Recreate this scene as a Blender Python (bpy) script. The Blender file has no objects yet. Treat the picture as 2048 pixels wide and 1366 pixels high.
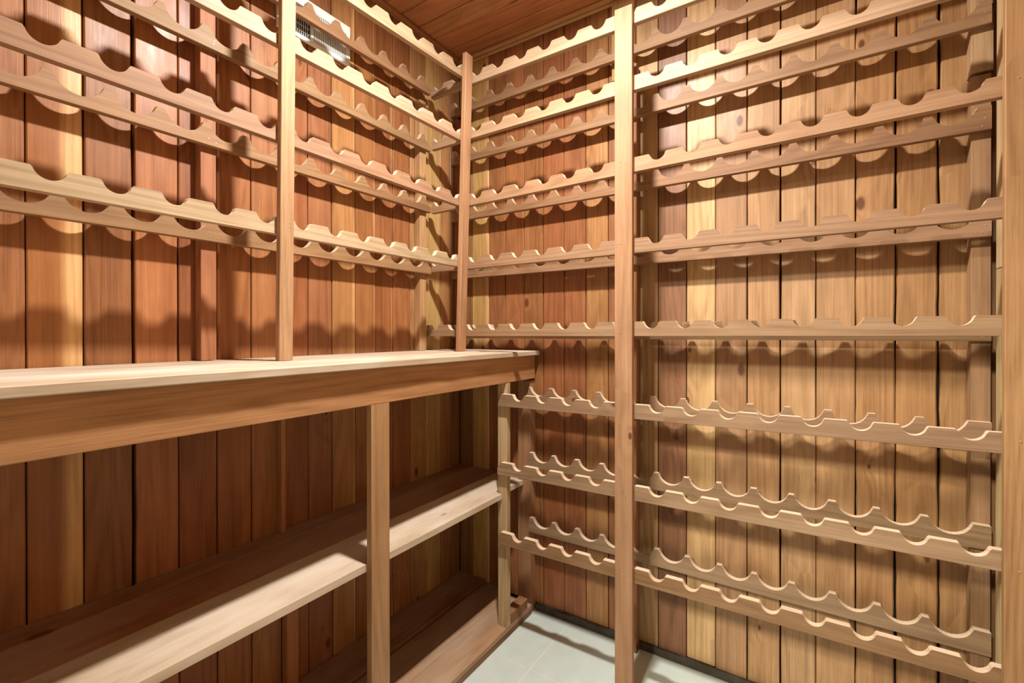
import bpy, bmesh, math, random
from mathutils import Vector, Matrix
random.seed(7)
S = bpy.context.scene
COL = S.collection

# ------------------------------------------------------------------ camera
F_PX, YAW, PITCH, ROLL, SY = 925.172, math.radians(33.1065), math.radians(-0.174), math.radians(-0.0616), -14.99
cam = bpy.data.cameras.new('camera'); co = bpy.data.objects.new('camera', cam); COL.objects.link(co)
fw = Vector((-math.sin(YAW)*math.cos(PITCH), math.cos(YAW)*math.cos(PITCH), math.sin(PITCH)))
rt = Vector((math.cos(YAW), math.sin(YAW), 0)); up = rt.cross(fw)
r2 = rt*math.cos(ROLL)+up*math.sin(ROLL); u2 = -rt*math.sin(ROLL)+up*math.cos(ROLL)
M = Matrix((r2, u2, -fw)).transposed().to_4x4(); M.translation = Vector((1.4170, -1.7215, 1.16))
co.matrix_world = M
cam.sensor_width = 36; cam.sensor_fit = 'HORIZONTAL'; cam.lens = F_PX/2048*36; cam.shift_y = SY/2048
cam.clip_start = .02
S.camera = co

# ------------------------------------------------------------------ world, light, exposure
w = bpy.data.worlds.new('world'); S.world = w; w.use_nodes = True
w.node_tree.nodes['Background'].inputs[0].default_value = (.98, 1.0, .88, 1)
w.node_tree.nodes['Background'].inputs[1].default_value = .08
LAMP = Vector((.90, -.90, 2.388)); LAMP_W = 15.0
S.view_settings.view_transform = 'Standard'; S.view_settings.look = 'None'
S.view_settings.gamma = 1; S.view_settings.use_curve_mapping = False
S.view_settings.exposure = 1.84
# added fill light beyond the doorway, unseen; casts the weaker second shadows
hl = bpy.data.lights.new('fill_light', 'AREA'); hl.shape = 'DISK'; hl.size = .22; hl.energy = 20; hl.color = (1.0, .99, .84)
ho = bpy.data.objects.new('fill_light', hl); COL.objects.link(ho); ho.location = (.98, -3.05, 2.25)
ho.rotation_euler = (Vector((1.3, 0, 1.1))-Vector((.98, -3.05, 2.25))).to_track_quat('-Z', 'Y').to_euler()

# ------------------------------------------------------------------ helpers
def lin(c):
    f = lambda v: (v/255/12.92) if v/255 <= .04045 else ((v/255+.055)/1.055)**2.4
    return (f(c[0]), f(c[1]), f(c[2]), 1)

def soft(c): return (c[0]*.79, c[1]*.785+3, c[2]*.77+5)
def empty(name, loc):
    o = bpy.data.objects.new(name, None); COL.objects.link(o); o.location = loc
    o.empty_display_size = .05
    return o
def tag(o, label, cat, kind=None, group=None):
    if label: o['label'] = label
    if cat: o['category'] = cat
    if kind: o['kind'] = kind
    if group: o['group'] = group
    return o
def wpos(o):
    p = Vector((0, 0, 0))
    while o: p += o.location; o = o.parent
    return p
def link(name, me, loc, mat=None, color=None, parent=None):
    if mat and not me.materials: me.materials.append(mat)
    o = bpy.data.objects.new(name, me); COL.objects.link(o)
    loc = Vector(loc)
    if parent: o.parent = parent; loc = loc-wpos(parent)
    o.location = loc
    if color: o.color = lin(soft(color))
    return o
def dull(c): return (c[0]*.92, c[1]*.93, c[2]*.92)
def red(c): return (c[0]*.99, c[1]*.97, c[2]*.87)
def jit(c, a=6):
    d = random.uniform(-a, a)
    return tuple(max(0, min(255, v+d+random.uniform(-a, a)*.35)) for v in c)
AX = {'X': (1, 2, 0), 'Y': (0, 2, 1), 'Z': (0, 1, 2)}
MESH = {}
def board_mesh(dim, axis, ch, rough=0.0, lean=None, nseg=1):
    key = (tuple(round(d, 4) for d in dim), axis, ch)
    if not rough and lean is None and key in MESH: return MESH[key]
    a, b, c = AX[axis]; ha, hb, hc = dim[a]/2, dim[b]/2, dim[c]/2
    ch_ = min(ch, ha*.45, hb*.45)
    ring = [(-ha+ch_, -hb), (ha-ch_, -hb), (ha, -hb+ch_), (ha, hb-ch_), (ha-ch_, hb), (-ha+ch_, hb), (-ha, hb-ch_), (-ha, -hb+ch_)]
    n = nseg if rough else 1
    V = []; Fc = []
    o1 = o2 = 0.0
    for i in range(n+1):
        if rough:
            o1 = o1*.7+random.uniform(-rough, rough); o2 = o2*.7+random.uniform(-rough, rough)
        for (u, v) in ring:
            p = [0, 0, 0]; p[a] = u; p[b] = v; p[c] = -hc+2*hc*i/n
            if rough:                                     # ragged long edges
                if abs(dim[0]) < abs(dim[1]) and axis == 'Z': p[1] += (o1 if v > 0 else o2)
                else: p[0] += (o1 if u > 0 else o2)
            if lean: t = i/n; p = [p[k]+lean[k]*t for k in range(3)]
            V.append(p)
    for i in range(n):
        for k in range(8):
            k2 = (k+1) % 8; Fc.append((i*8+k, i*8+k2, (i+1)*8+k2, (i+1)*8+k))
    Fc.append(tuple(range(7, -1, -1))); Fc.append(tuple(n*8+k for k in range(8)))
    me = bpy.data.meshes.new('board'); me.from_pydata(V, [], Fc)
    bm = bmesh.new(); bm.from_mesh(me); bmesh.ops.recalc_face_normals(bm, faces=bm.faces); bm.to_mesh(me); bm.free()
    if not rough and lean is None: MESH[key] = me
    return me
def board(name, lo, hi, axis, color, parent=None, mat=None, ch=.0012, **kw):
    lo, hi = Vector(lo), Vector(hi); d = hi-lo
    me = board_mesh(tuple(d), axis, ch, **kw)
    m = mat or WOOD[axis]
    if me.materials and me.materials[0] is not m: me = me.copy(); me.materials.clear()
    return link(name, me, (lo+hi)/2, m, color, parent)

# ------------------------------------------------------------------ materials
def wood(axis, name, rough=.45, grain=1.0, knots=1.0, sap=0.0, spec=.35, dust=0.0, tint=None, stain=.5):
    m = bpy.data.materials.new(name); m.use_nodes = True
    T = m.node_tree; N = T.nodes; L = T.links; N.clear()
    out = N.new('ShaderNodeOutputMaterial'); bs = N.new('ShaderNodeBsdfPrincipled'); L.new(bs.outputs[0], out.inputs[0])
    tc = N.new('ShaderNodeTexCoord'); sx = N.new('ShaderNodeSeparateXYZ'); L.new(tc.outputs['Object'], sx.inputs[0])
    oi = N.new('ShaderNodeObjectInfo')
    def math_(op, a, b=None, c=None, clamp=False):
        n = N.new('ShaderNodeMath'); n.operation = op; n.use_clamp = clamp
        for i, v in enumerate((a, b, c)):
            if v is None: continue
            if isinstance(v, (int, float)): n.inputs[i].default_value = v
            else: L.new(v, n.inputs[i])
        return n.outputs[0]
    ch = {'X': ('Y', 'Z', 'X'), 'Y': ('X', 'Z', 'Y'), 'Z': ('X', 'Y', 'Z')}[axis]
    off = math_('MULTIPLY', oi.outputs['Random'], 37.0)
    u = math_('ADD', sx.outputs[ch[0]], off); v = math_('ADD', sx.outputs[ch[1]], off); t = math_('ADD', sx.outputs[ch[2]], off)
    uv = math_('ADD', u, v)
    def vec(su, sv, st):
        c = N.new('ShaderNodeCombineXYZ')
        L.new(math_('MULTIPLY', u, su), c.inputs[0]); L.new(math_('MULTIPLY', v, sv), c.inputs[1]); L.new(math_('MULTIPLY', t, st), c.inputs[2])
        return c.outputs[0]
    def noise(vv, sc=1, det=3, ro=.55):
        n = N.new('ShaderNodeTexNoise'); n.inputs['Scale'].default_value = sc; n.inputs['Detail'].default_value = det; n.inputs['Roughness'].default_value = ro
        L.new(vv, n.inputs['Vector']); return n.outputs[0]
    # knots
    vo = N.new('ShaderNodeTexVoronoi'); vo.feature = 'F1'; vo.voronoi_dimensions = '2D'; vo.inputs['Scale'].default_value = 1
    cv = N.new('ShaderNodeCombineXYZ'); L.new(math_('MULTIPLY', uv, 7.0), cv.inputs[0]); L.new(math_('MULTIPLY', t, 3.6), cv.inputs[1]); L.new(cv.outputs[0], vo.inputs['Vector'])
    sc = N.new('ShaderNodeSeparateColor'); L.new(vo.outputs['Color'], sc.inputs[0])
    has = math_('GREATER_THAN', sc.outputs[0], 1-.26*knots)
    dist = vo.outputs['Distance']
    size = math_('MULTIPLY_ADD', sc.outputs[1], .075, .03)
    kmask = math_('MULTIPLY', has, math_('MULTIPLY', math_('SUBTRACT', 1.0, math_('DIVIDE', dist, size)), 2.2, clamp=True), clamp=True)
    kring = math_('MULTIPLY', has, math_('DIVIDE', .05, math_('ADD', dist, .08)))
    # growth rings as contours of a stretched noise, swirling round the knots
    base = noise(vec(7, 7, .55), 1, 1.5, .4)
    cont = math_('SINE', math_('MULTIPLY', math_('ADD', base, math_('MULTIPLY', kring, .35)), 95.0))
    ring = math_('POWER', math_('MULTIPLY_ADD', cont, .5, .5), 2.0)
    fib = noise(vec(300, 300, 5), 1, 4, .65)
    fib2 = noise(vec(110, 110, 2.2), 1, 2, .5)
    tone = noise(vec(9, 9, 1.1), 1, 3, .5)
    blot = noise(vec(22, 22, 9), 1, 4, .6)
    val = math_('ADD', 1.0, math_('MULTIPLY', math_('SUBTRACT', fib, .5), .75*grain))
    val = math_('ADD', val, math_('MULTIPLY', math_('SUBTRACT', fib2, .5), .42*grain))
    val = math_('ADD', val, math_('MULTIPLY', math_('SUBTRACT', tone, .5), .75*grain))
    val = math_('ADD', val, math_('MULTIPLY', math_('SUBTRACT', blot, .5), .34*grain))
    val = math_('SUBTRACT', val, math_('MULTIPLY', ring, .17*grain))
    val = math_('ADD', val, .05)
    def mixc(kind, fac, a, b):
        n = N.new('ShaderNodeMix'); n.data_type = 'RGBA'; n.blend_type = kind
        if isinstance(fac, (int, float)): n.inputs[0].default_value = fac
        else: L.new(fac, n.inputs[0])
        for i, q in ((6, a), (7, b)):
            if isinstance(q, tuple): n.inputs[i].default_value = q
            else: L.new(q, n.inputs[i])
        return n.outputs[2]
    col = oi.outputs['Color']
    if tint: col = mixc('MIX', .6, col, lin(tint))
    if sap:
        # pale sapwood along one edge of the board, with a wandering border
        bord = math_('MULTIPLY_ADD', math_('SUBTRACT', noise(vec(3, 3, 1.6), 1, 2, .5), .5), .05, sap)
        src = sx.outputs['X'] if axis == 'Z' else sx.outputs[ch[0]]
        src = math_('ADD', sx.outputs['X'], sx.outputs['Y'])
        mk = math_('MULTIPLY', math_('SUBTRACT', src, bord), 60.0, clamp=True)
        col = mixc('MIX', mk, col, lin((206, 160, 108)))
    vc = N.new('ShaderNodeCombineColor')
    L.new(val, vc.inputs[0]); L.new(math_('POWER', math_('MAXIMUM', val, .01), 1.18), vc.inputs[1]); L.new(math_('POWER', math_('MAXIMUM', val, .01), 1.35), vc.inputs[2])
    col = mixc('MULTIPLY', 1.0, col, vc.outputs[0])
    col = mixc('MIX', math_('MULTIPLY', kmask, .9), col, lin((92, 48, 26)))
    # dark pores and greyed weather stains
    pore = math_('MULTIPLY', math_('SUBTRACT', noise(vec(380, 380, 11), 1, 2, .5), .66), 9.0, clamp=True)
    col = mixc('MULTIPLY', math_('MULTIPLY', pore, .55*grain), col, (.45, .34, .26, 1))
    st = math_('MULTIPLY', math_('SUBTRACT', noise(vec(26, 26, 5), 1, 4, .65), .60), 3.2, clamp=True)
    col = mixc('MULTIPLY', math_('MULTIPLY', st, .5*stain), col, (.52, .50, .50, 1))
    if dust:
        dm = math_('MULTIPLY', math_('SUBTRACT', noise(vec(5, 5, 2), 1, 4, .6), .35), 2.2*dust, clamp=True)
        col = mixc('MIX', dm, col, lin((226, 214, 198)))
    L.new(col, bs.inputs['Base Color'])
    rr = math_('MULTIPLY_ADD', math_('SUBTRACT', blot, .5), .35, rough)
    L.new(rr, bs.inputs['Roughness']); bs.inputs['Specular IOR Level'].default_value = spec
    bp = N.new('ShaderNodeBump'); bp.inputs['Strength'].default_value = .35; bp.inputs['Distance'].default_value = .0012
    hgt = math_('ADD', math_('MULTIPLY', fib, .5), math_('ADD', math_('MULTIPLY', tone, 1.6), math_('MULTIPLY', blot, .5)))
    L.new(hgt, bp.inputs['Height']); L.new(bp.outputs[0], bs.inputs['Normal'])
    return m
WOOD = {a: wood(a, 'rack_wood_'+a.lower(), .55, .85, .3, spec=.25, stain=1.0) for a in 'XYZ'}
WALLW = {'Z': wood('Z', 'wall_plank_wood', .44, 1.0, 1.0, spec=.36)}
SAPW = wood('Z', 'wall_plank_sapwood', .38, .8, .4, sap=.014, spec=.4)
SAPW2 = wood('Z', 'wall_plank_pale_edge', .42, .9, .4, sap=.043, spec=.4)
LIT_CUTW = wood('X', 'lit_sawn_top_wood', .7, .5, 0, spec=.1, tint=(240, 214, 184))  # pale sawn rail tops; the tint also puts lamplight from above into the colour
CEILW = wood('X', 'ceiling_plank_wood', .5, .9, .3)
TOPW = wood('Y', 'countertop_wood', .6, .6, .1, dust=.9, spec=.2)
SHELFW = wood('Y', 'shelf_wood', .6, .8, .3, dust=.35, spec=.2)
def plain(name, c, rough=.6, var=0.0, sc=30, metal=0, bump=0):
    m = bpy.data.materials.new(name); m.use_nodes = True; N = m.node_tree.nodes; L = m.node_tree.links
    bs = N['Principled BSDF']; bs.inputs['Roughness'].default_value = rough; bs.inputs['Metallic'].default_value = metal
    tc = N.new('ShaderNodeTexCoord'); n = N.new('ShaderNodeTexNoise'); n.inputs['Scale'].default_value = sc; n.inputs['Detail'].default_value = 5
    L.new(tc.outputs['Object'], n.inputs['Vector'])
    r = N.new('ShaderNodeValToRGB'); k = lin(c)
    r.color_ramp.elements[0].color = tuple(v*(1-var) for v in k[:3])+(1,); r.color_ramp.elements[1].color = tuple(min(1, v*(1+var)) for v in k[:3])+(1,)
    r.color_ramp.elements[0].position = .3; r.color_ramp.elements[1].position = .7
    L.new(n.outputs[0], r.inputs[0]); L.new(r.outputs[0], bs.inputs['Base Color'])
    if bump:
        b = N.new('ShaderNodeBump'); b.inputs['Strength'].default_value = bump; b.inputs['Distance'].default_value = .002
        L.new(n.outputs[0], b.inputs['Height']); L.new(b.outputs[0], bs.inputs['Normal'])
    return m
M_BACK = plain('dark_backing', (30, 18, 12), .9, .2)
M_TILE = plain('pale_floor_tile', (198, 208, 200), .35, .05, 14)
M_GROUT = plain('floor_grout', (228, 228, 220), .8, .05)
M_STRIP = plain('dark_floor_strip', (66, 58, 44), .7, .35, 25)
M_WHITE = plain('white_enamel', (232, 236, 230), .35, .03)
M_HOLE = plain('vent_dark', (18, 18, 18), .6, .3)
M_PLASTER = plain('plain_wall_paint', (206, 198, 180), .8, .03)
M_NAIL = plain('nail_steel', (205, 200, 190), .35, .1, metal=.7)
M_BLACK = plain('black_plastic', (25, 25, 25), .5, .1)

# ------------------------------------------------------------------ room shell
CEIL = 2.424; RX = 1.86; FY = -2.35
XW, YW = .025, -.035      # faces of the left and back planking
def slab(name, lo, hi, mat, label, cat):
    o = board(name, lo, hi, 'Z', None, None, mat, ch=.0001); tag(o, label, cat, 'structure'); return o
wl = slab('wall_left', (-.04, FY, 0), (XW-.0215, .04, CEIL+.06), M_BACK, 'left wall clad in upright reddish brown wood planks, behind the counter', 'wall')
wb = slab('wall_back', (XW-.02, YW+.0215, 0), (RX+.06, .04, CEIL+.06), M_BACK, 'back wall clad in upright tan and brown wood planks, behind the long rack', 'wall')
wr = slab('wall_right', (RX, FY, 0), (RX+.04, .0, CEIL+.06), M_BACK, 'right wall at the end of the long rack, clad in wood planks', 'wall')
ce = slab('ceiling', (-.02, FY, CEIL+.02), (RX, .02, CEIL+.06), M_BACK, 'dark reddish wood plank ceiling', 'ceiling')
fl = slab('floor', (-.02, FY-.8, -.05), (RX+.04, .02, -.0012), M_GROUT, 'floor of pale grey square tiles with light joints', 'floor')
# wall with the doorway behind the camera
wf = slab('wall_front', (-.02, FY-.06, 0), (.95, FY, CEIL+.06), M_PLASTER, 'wall beside the doorway behind the viewer', 'wall')
wf2 = slab('wall_front', (.95, FY-.06, 2.05), (RX+.04, FY, CEIL+.06), M_PLASTER, 'wall above the doorway behind the viewer', 'wall')

R_, T_ = (186, 120, 76), (206, 160, 108)
back_g = [.025, .099, .194, .283, .379, .473, .569, .665, .758, .853, .947, 1.045, 1.139, 1.235, 1.329, 1.423, 1.520, 1.611, 1.702, 1.795, 1.86]
back_c = [(176, 122, 80), (224, 176, 118), (178, 112, 72), (186, 118, 76), (188, 122, 80), (182, 112, 72), (180, 112, 70), (198, 140, 92), (176, 112, 72), (204, 158, 106),
          (162, 110, 72), (228, 180, 122), (192, 142, 98), (200, 148, 96), (204, 154, 104), (202, 150, 98), (198, 146, 94), (200, 146, 92), (198, 144, 92), (186, 130, 84)]
back_gap = {12: .0026, 13: .0036, 14: .0046, 15: .0022, 16: .003, 17: .0042, 18: .0046}
ragged = {14: .0009, 17: .0012, 18: .0013}
for i, c in enumerate(back_c):
    a, b = back_g[i], back_g[i+1]
    gl = .0015 if i == 0 else back_gap.get(i, .0026)/2; gr = back_gap.get(i+1, .0026)/2
    rough = max(ragged.get(i, .0004), ragged.get(i+1, .0004))
    py = random.uniform(-.0012, .0012)
    sap = i == 1
    board('plank', (a+gl, YW+py, .022+random.uniform(0, .005)), (b-gr, YW+.02+py, CEIL+.018), 'Z', jit(red(c) if b < .94 else tuple(min(250, v*1.04) for v in c)), wb, SAPW if sap else SAPW2 if i == 5 else WALLW['Z'], ch=.0034 if rough > .001 else .0022, rough=rough, nseg=60 if rough > .001 else 24)
left_g = [-1.464, -1.372, -1.279, -1.184, -1.091, -.997, -.905, -.813, -.723, -.626, -.535, -.447, -.353, -.262, -.171, -.103, -.035]
left_g = [-1.464-.093*k for k in range(9, 0, -1)]+left_g
left_g = [FY+.001]+left_g
left_c = [(190, 124, 80)]*9+[(188, 122, 78)]+[(196, 128, 78), (176, 110, 70), (194, 124, 78), (180, 112, 72), (192, 122, 78), (188, 122, 80), (182, 112, 74), (178, 112, 74), (200, 140, 92), (188, 122, 78), (182, 116, 76), (190, 122, 80), (204, 150, 102), (226, 180, 126), (198, 144, 96), (176, 118, 78)]
for i in range(len(left_g)-1):
    a, b = left_g[i], left_g[i+1]; c = left_c[i]
    wide = abs(b+1.279) < .003; widea = abs(a+1.279) < .003
    gl = .004 if widea else .0013; gr = .0045 if wide else .0013
    px = random.uniform(-.0012, .0012)
    sap = i in (10,); thin = i in (4, 7, 18, 19, 20, 23)
    board('plank', (XW-.02+px, a+gl, .002), (XW+px, b-gr, CEIL+.018), 'Z', jit(red(c)), wl, SAPW if sap else SAPW2 if thin else WALLW['Z'], ch=.0022, rough=.0012 if (wide or widea) else .0003, nseg=24)
y = -.002
while y > FY:
    board('plank', (RX-.018, max(y-.096, FY), .002), (RX, y-.002, CEIL+.018), 'Z', jit((205, 155, 105)), wr, WALLW['Z'], ch=.002); y -= .0965
cg = [-.1325-.0955*k for k in range(24)]; cg = [YW+.018]+[g for g in cg if g > FY+.02]+[FY]
for a, b in zip(cg[:-1], cg[1:]):
    board('plank', (XW-.018, b+.0019, CEIL+random.uniform(-.0009, .0009)), (RX-.001, a-.0019, CEIL+.018), 'X', jit((226, 152, 98), 9), ce, CEILW, ch=.0022)
# crown moulding
def trim(name, lo, hi, ax, c, label):
    return tag(board(name, lo, hi, ax, c, None, WOOD[ax], ch=.003), label, 'trim', 'structure')
trim('trim_1', (XW+.001, -.061, CEIL-.015), (RX-.02, YW-.001, CEIL-.001), 'X', (230, 176, 116), 'square wooden crown strip between ceiling and back wall')
trim('trim_2', (XW+.001, -.048, CEIL-.026), (RX-.02, YW-.0015, CEIL-.0155), 'X', (236, 190, 134), 'thin pale bead just under the crown strip of the back wall')
trim('trim_3', (XW+.001, FY, CEIL-.02), (XW+.026, -.0615, CEIL-.001), 'Y', (206, 140, 90), 'wooden crown strip between ceiling and left wall')
tag(board('baseboard_back', (.4455, -.050, -.006), (RX-.02, -.0362, .026), 'X', None, None, M_STRIP, ch=.002, rough=.0012, nseg=40), 'low dark worn baseboard along the foot of the back wall', 'baseboard', 'structure')
# tiles
tx0, ty0, ts, tw = .598, -.354, .331, .285
for i in range(-2, 5):
    for j in range(-8, 2):
        x0, x1, y0, y1 = tx0+i*tw+.0015, tx0+(i+1)*tw-.0015, ty0+j*ts+.0015, ty0+(j+1)*ts-.0015
        x0, x1, y0, y1 = max(x0, .0), min(x1, RX), y0, min(y1, .018)
        if x1-x0 < .01 or y1-y0 < .01: continue
        board('tile', (x0, y0, -.0010), (x1, y1, 0), 'Z', None, fl, M_TILE, ch=.0008)

# ------------------------------------------------------------------ notched rails
def rail_mesh(L, h, off, pitch, kind, thick=.019, jitter=True, cmax=99):
    """length along local +X from 0, bottom at z=0, front at y=-thick/2"""
    if kind == 'front': hw, dep, r, chm = .0232, .0225, .0240, .0035
    else: hw, dep, r, chm = .0415, .0345, .0424, .0008
    xs = {0.0, L}
    cs = []
    k = math.floor((0-off)/pitch)
    c = off+k*pitch
    while c < min(L+pitch, cmax):
        cs.append(c+(random.uniform(-.0012, .0012) if jitter else 0)); c += pitch
    def top(x):
        z = h
        for c in cs:
            d = abs(x-c)
            if d < hw+chm:
                if d >= hw: z = min(z, h-.0045*(1-(d-hw)/chm))
                else: z = min(z, h-max(.0045, dep-(r-math.sqrt(max(0, r*r-d*d)))))
        return z
    for c in cs:
        for q in [-1, -.97, -.88, -.74, -.56, -.36, -.12, .12, .36, .56, .74, .88, .97, 1]:
            xs.add(c+q*hw)
        xs.add(c-hw-chm); xs.add(c+hw+chm)
    xs = sorted(x for x in xs if 0 <= x <= L)
    xx = [xs[0]]
    for x in xs[1:]:
        if x-xx[-1] > 1e-4: xx.append(x)
    V = []; Fc = []
    e = .0012
    for x in xx:
        z = top(x)
        V += [(x, -thick/2, e), (x, -thick/2, z), (x, thick/2, z), (x, thick/2, e), (x, thick/2-e, 0), (x, -thick/2+e, 0)]
    n = len(xx)
    for i in range(n-1):
        for k in range(6):
            k2 = (k+1) % 6; Fc.append((i*6+k, i*6+k2, (i+1)*6+k2, (i+1)*6+k))
    Fc.append((5, 4, 3, 2, 1, 0)); Fc.append(tuple((n-1)*6+k for k in range(6)))
    me = bpy.data.meshes.new('notched_rail'); me.from_pydata(V, [], Fc)
    me.materials.append(WOOD['X']); me.materials.append(LIT_CUTW)
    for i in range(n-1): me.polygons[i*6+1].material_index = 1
    bm = bmesh.new(); bm.from_mesh(me); bmesh.ops.recalc_face_normals(bm, faces=bm.faces); bm.to_mesh(me); bm.free()
    return me
def rail_x(name, x0, x1, z0, z1, yfront, h, ph, pitch, kind, c, parent, last=9):
    """rail along world X, bottom heights z0 (at x0) and z1 (at x1); ph = world x of one notch"""
    me = rail_mesh(x1-x0, h, ph-x0, pitch, kind, cmax=last-x0)
    o = link(name, me, (x0, yfront+.0095, z0), WOOD['X'], jit(dull(c), 7), parent); o.rotation_euler = (0, -math.atan2(z1-z0, x1-x0), 0); return o
def rail_y(name, y0, y1, z0, z1, xf0, xf1, h, ph, pitch, kind, c, parent, last=9):
    """rail along world Y, front face (towards +X) at xf0 (at y0) .. xf1 (at y1)"""
    me = rail_mesh(y1-y0, h, ph-y0, pitch, kind, cmax=last-y0)
    o = link(name, me, (xf0-.0095, y0, z0), WOOD['X'], jit(dull(c), 7), parent)
    o.rotation_euler = (0, -math.atan2(z1-z0, y1-y0), math.pi/2+math.atan2(-(xf1-xf0), y1-y0)); return o
RC = (204, 152, 108)

# back wall rack --------------------------------------------------
rb = empty('wine_rack', (.93, -.19, 0))
tag(rb, 'long wooden wine rack of notched rails standing against the back wall, eight rows high', 'wine rack')
FH, RH = .0465, .060
#        bottom left, bottom right, notch phase, pitch, x start
frows = [(2.135, 2.135, 1.024, .1003, .081), (1.921, 1.927, 1.013, .0992, .081), (1.657, 1.675, 1.015, .0994, .081), (1.412, 1.410, 1.009, .1007, .081),
         (1.145, 1.151, .995, .1000, .053), (.882, .893, 1.012, .1007, .418), (.624, .634, 1.012, .1012, .415), (.361, .375, 1.013, .1016, .420)]
rcol = [(222, 176, 138), (222, 174, 136), (210, 158, 118), (198, 148, 110), (206, 156, 118), (194, 146, 110), (200, 154, 116), (198, 144, 104)]
for (zl, zr, ph, pt, x0), c in zip(frows, rcol):
    x1 = 1.774
    rail_x('notched_rail', x0, x1, zl, zr, -.287, FH, ph, pt, 'front', c, rb)
#        bottom left, right, peak phase, pitch
rrows = [(2.146, 2.164, .956, .1019), (1.925, 1.932, 1.060, .1019), (1.664, 1.667, 1.060, .1016), (1.404, 1.399, .954, .1018), (1.135, 1.137, .954, .1018)]
for (zl, zr, ph, pt) in rrows:
    rail_x('back_rail', .028, 1.789, zl, zr, -.1, RH, ph+pt/2, pt, 'rear', (200, 148, 106), rb, last=1.755)
for (zl, zr, ph, pt) in [(.877, .873, .945, .1013), (.609, .612, .956, .1012), (.344, .345, .958, .1010)]:
    rail_x('back_rail', .440, 1.790, zl, zr, -.1, RH, ph+pt/2, pt, 'rear', (190, 144, 106), rb, last=1.755)
PC = (200, 150, 106)
board('post', (.885, -.3065, 0), (.942, -.2875, 2.185), 'Z', (202, 148, 106), rb, ch=.0015)
board('post', (1.762, -.3065, 0), (1.842, -.2875, 2.44), 'Z', (198, 146, 96), rb, ch=.0015)
board('stud', (.822, -.0805, .002), (.883, -.051, 2.13), 'Z', (186, 126, 84), rb)
board('stud', (.783, -.064, 2.10), (.869, -.037, CEIL-.03), 'Z', (226, 178, 118), rb)
board('stud', (1.756, -.0805, .03), (1.793, -.037, 1.815), 'Z', (188, 140, 98), rb)
board('stud', (1.755, -.0805, 1.824), (1.797, -.037, CEIL-.03), 'Z', (226, 180, 132), rb)
board('stud', (.028, -.0805, 1.088), (.052, -.037, 2.14), 'Z', (170, 108, 70), rb)
board('stud', (.376, -.0805, .002), (.437, -.037, .960), 'Z', (196, 140, 98), rb)
board('side_panel', (1.796, -.266, .002), (1.834, -.104, 1.315), 'Z', (236, 206, 150), rb)
board('side_panel', (1.796, -.266, 1.3175), (1.834, -.104, CEIL-.002), 'Z', (236, 200, 148), rb)
board('post', (.404, -.268, .041), (.445, -.243, .968), 'Z', (226, 188, 140), rb, WOOD['Z'])

# left wall rack --------------------------------------------------
rl = empty('wine_rack', (.16, -1.1, 1.087))
tag(rl, 'wooden wine rack of notched rails standing on the counter against the left wall', 'wine rack')
YL = -1.98
#       bottom at YL, bottom at corner, x at -1.04, x at -.29, notch phase, pitch
lf = [(2.135, 2.150, .251, .280, -.556, .1010), (1.920, 1.905, .247, .272, -.755, .1012), (1.674, 1.652, .243, .265, -.8643, .1022), (1.422, 1.417, .237, .257, -.5643, .1005)]
lcol = [(228, 182, 144), (222, 172, 134), (206, 152, 114), (226, 184, 146)]
for (z0, z1, xa, xb, ph, pt), c in zip(lf, lcol):
    x_at = lambda yy: xa+(xb-xa)*(yy+1.04)/.75
    rail_y('notched_rail', YL, -.2885, z0, z1, x_at(YL), x_at(-.29), FH, ph, pt, 'front', c, rl)
#       bottoms, peak phase
lr = [(2.140, 2.151, -.738, .1008), (1.912, 1.914, -.535, .1008), (1.651, 1.660, -1.240, .1008), (1.402, 1.403, -1.226, .1005)]
for (z0, z1, ph, pt) in lr:
    rail_y('back_rail', YL, -.2875, z0, z1, .08, .08, RH-.003, ph+pt/2, pt, 'rear', (200, 148, 104), rl)
def post_lean(lo, hi, lean, c, parent):
    return board('post', lo, hi, 'Z', c, parent, ch=.0015, lean=lean)
post_lean((.231, -1.043, 1.087), (.250, -1.005, CEIL-.03), (.026, 0, 0), (208, 158, 114), rl)
post_lean((.247, -.331, 1.087), (.266, -.2895, 2.235), (.037, 0, 0), (208, 152, 108), rl)
post_lean((.231, -1.98, 1.087), (.250, -1.942, CEIL-.03), (.02, 0, 0), (208, 156, 110), rl)
board('stud', (.028, -1.146, 1.087), (.0605, -1.108, CEIL-.025), 'Z', (196, 126, 84), rl)
board('stud', (.028, -.332, 1.087), (.0605, -.296, 2.12), 'Z', (222, 170, 118), rl)
board('stud', (.028, -1.98, 1.087), (.0605, -1.942, CEIL-.025), 'Z', (196, 126, 84), rl)

# nails: tiny bright heads where rails meet posts (one joined part per rack)
def nails(parent, pts):
    bm = bmesh.new()
    for p, ax in pts:
        m = Matrix.Translation(Vector(p)) @ (Matrix.Rotation(math.pi/2, 4, 'X') if ax == 'y' else Matrix.Rotation(math.pi/2, 4, 'Y'))
        bmesh.ops.create_cone(bm, cap_ends=True, segments=6, radius1=.0019, radius2=.0015, depth=.0012, matrix=m)
    me = bpy.data.meshes.new('nails'); bm.to_mesh(me); bm.free()
    o = link('nail_heads', me, (0, 0, 0), M_NAIL, None, parent); o['kind'] = 'stuff'; return o
pts = []
for (zl, zr, ph, pt, x0) in frows:
    for (xa, xb, zz) in ((.885, .942, (zl+zr)/2), (1.762, 1.842, zr)):
        for k in range(2): pts.append(((random.uniform(xa+.010, min(xb, xa+.055)-.01), -.3072, zz+random.uniform(.01, .036)), 'y'))
for (zl, zr, ph, pt) in rrows:
    pts.append(((1.772, -.1006, zr+.012), 'y')); pts.append(((1.777, -.1006, zr+.03), 'y'))
nails(rb, pts)
pts = []
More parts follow.
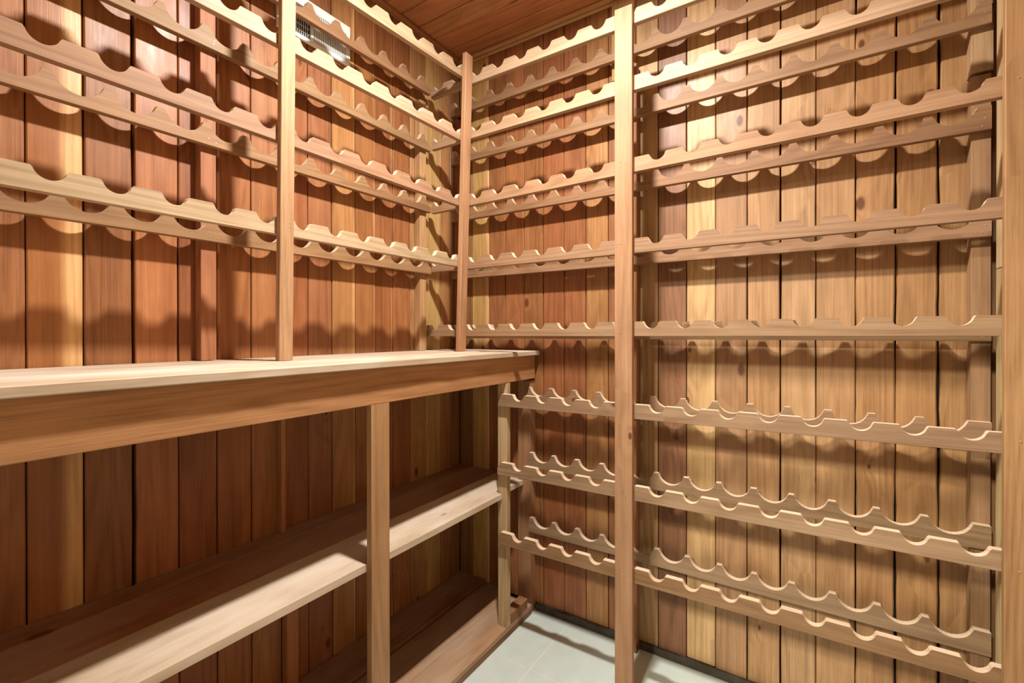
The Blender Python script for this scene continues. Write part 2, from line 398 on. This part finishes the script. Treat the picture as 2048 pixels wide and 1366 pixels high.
for (z0, z1, xa, xb, ph, pt) in lf:
    for k in range(2):
        zz = z0+.018+random.uniform(-.012, .012); pts.append(((.2502+.026*(zz-1.087)/(CEIL-.03-1.087), random.uniform(-1.035, -1.013), zz), 'x'))
for (z0, z1, ph, pt) in lr:
    for k in range(2): pts.append(((.0804, -1.125+random.uniform(-.012, .012), z0+random.uniform(.01, .03)), 'x'))
nails(rl, pts)

# ------------------------------------------------------------------ countertop
YE = -.05
ct = empty('countertop', (.23, -1.0, 1.0))
tag(ct, 'long pale dusty wooden countertop with a deep front rail, under the left rack', 'countertop')
for a, b, dz in ((.0275, .155, 0), (.1565, .312, .0006), (.3135, .465, 0)):
    board('top_board', (a, YL-.1, 1.0672), (b, YE, 1.0855+dz), 'Y', jit((214, 182, 148), 4), ct, TOPW, ch=.002, rough=.0006, nseg=60)
tag(board('front_rail', (.4235, YL-.1, .9695), (.4435, YE-.004, 1.0670), 'Y', (212, 150, 98), ct, WOOD['Y'], ch=.0015), 'deep plain board under the top edge', None)
# ------------------------------------------------------------------ shelf unit under the counter
su = empty('shelf_unit', (.22, -1.0, 0))
tag(su, 'open two-level shelf unit of brown boards under the countertop', 'shelf')
for y0 in (-.907, -2.03):
    board('leg', (.4255, y0, .041), (.4455, y0+.062, .9690), 'Z', (206, 154, 104), su)
for y0 in (-.907, -2.03):
    board('stud', (.0275, y0, .0445), (.056, y0+.038, .5255), 'Z', (206, 136, 84), su)
    board('batten', (.0275, y0-.014, .5455), (.050, y0+.001, 1.066), 'Z', (216, 146, 92), su)
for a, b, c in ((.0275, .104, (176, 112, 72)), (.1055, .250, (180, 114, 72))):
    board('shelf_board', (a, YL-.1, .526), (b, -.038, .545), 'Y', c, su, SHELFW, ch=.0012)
def prism(name, poly, z0, z1, c, parent, mat):
    n = len(poly); cx = sum(p[0] for p in poly)/n; cy = sum(p[1] for p in poly)/n; zc = (z0+z1)/2
    V = [(x-cx, yy-cy, z0-zc) for x, yy in poly]+[(x-cx, yy-cy, z1-zc) for x, yy in poly]
    Fc = [tuple(range(n-1, -1, -1)), tuple(range(n, 2*n))]+[(i, (i+1) % n, n+(i+1) % n, n+i) for i in range(n)]
    me = bpy.data.meshes.new(name); me.from_pydata(V, [], Fc)
    return link(name, me, (cx, cy, zc), mat, c, parent)
prism('shelf_board', [(.2515, YL-.1), (.4235, YL-.1), (.4235, -.2695), (.4025, -.2695), (.4025, -.083), (.374, -.083), (.374, -.038), (.2515, -.038)], .526, .545, (222, 186, 148), su, TOPW)
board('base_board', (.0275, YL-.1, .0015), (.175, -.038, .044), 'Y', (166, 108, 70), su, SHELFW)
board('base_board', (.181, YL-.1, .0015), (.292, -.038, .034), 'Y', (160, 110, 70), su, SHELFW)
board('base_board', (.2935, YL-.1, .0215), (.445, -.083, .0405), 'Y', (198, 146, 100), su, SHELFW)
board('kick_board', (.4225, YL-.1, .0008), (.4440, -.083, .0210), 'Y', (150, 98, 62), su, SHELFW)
board('end_block', (.405, -.238, .0412), (.4445, -.118, .080), 'Y', (186, 128, 84), su)

# ------------------------------------------------------------------ vent grille on the left wall
vg = empty('wall_vent', (XW+.002, -.79, 2.17))
tag(vg, 'white slotted metal vent grille high on the left wall, behind the rack', 'vent')
Y0, Y1, Z0, Z1 = -.922, -.657, 2.104, 2.243
board('backing_plate', (XW+.0016, Y0+.004, Z0+.004), (XW+.0030, Y1-.004, Z1-.004), 'Y', None, vg, M_HOLE, ch=.0002)
board('frame', (XW+.0032, Y0, Z1-.030), (XW+.014, Y1, Z1), 'Y', None, vg, M_WHITE)
board('frame', (XW+.0032, Y0, Z0), (XW+.014, Y1, Z0+.014), 'Y', None, vg, M_WHITE)
board('frame', (XW+.0032, Y1-.016, Z0+.014), (XW+.014, Y1, Z1-.030), 'Z', None, vg, M_WHITE)
board('frame', (XW+.0032, Y0, Z0+.014), (XW+.014, Y0+.012, Z1-.030), 'Z', None, vg, M_WHITE)
board('frame', (XW+.0032, -.808, Z0+.014), (XW+.013, -.798, Z1-.030), 'Z', None, vg, M_WHITE)
yy = -.795
while yy < Y1-.018:
    board('slat', (XW+.0032, yy, Z0+.014), (XW+.0125, yy+.0032, Z1-.030), 'Z', None, vg, M_WHITE, ch=.0004); yy += .0068
yy = Y0+.015
while yy < -.812:
    board('slat', (XW+.0032, yy, Z0+.014), (XW+.007, yy+.0012, Z1-.030), 'Z', None, vg, M_WHITE, ch=.0003); yy += .0075
for zz in (.030, .048, .066, .084):
    board('cross_bar', (XW+.0072, Y0+.012, Z0+zz), (XW+.0085, -.808, Z0+zz+.0012), 'Y', None, vg, M_WHITE, ch=.0003)

# ------------------------------------------------------------------ bare ceiling bulb that lights the cellar
pl = empty('ceiling_lamp', (LAMP.x, LAMP.y, CEIL))
tag(pl, 'small round white flush lamp on the plank ceiling', 'lamp')
def lathe(name, prof, loc, mat, parent, seg=16):
    V = []; Fc = []
    for r, z in prof:
        for k in range(seg): V.append((r*math.cos(2*math.pi*k/seg), r*math.sin(2*math.pi*k/seg), z))
    for i in range(len(prof)-1):
        for k in range(seg):
            k2 = (k+1) % seg; Fc.append((i*seg+k, i*seg+k2, (i+1)*seg+k2, (i+1)*seg+k))
    Fc.append(tuple(range(seg-1, -1, -1))); Fc.append(tuple((len(prof)-1)*seg+k for k in range(seg)))
    me = bpy.data.meshes.new(name); me.from_pydata(V, [], Fc); return link(name, me, loc, mat, None, parent)
lathe('base', [(.062, 0), (.06, -.012), (.052, -.028), (.046, -.033)][::-1], (LAMP.x, LAMP.y, CEIL-.0008), M_WHITE, pl, 32)
ld = bpy.data.lights.new('bulb', 'AREA'); ld.shape = 'DISK'; ld.size = .085; ld.energy = LAMP_W; ld.color = (1.0, .957, .90)
lo_ = bpy.data.objects.new('bulb', ld); COL.objects.link(lo_); lo_.parent = pl; lo_.location = LAMP-Vector((LAMP.x, LAMP.y, CEIL))
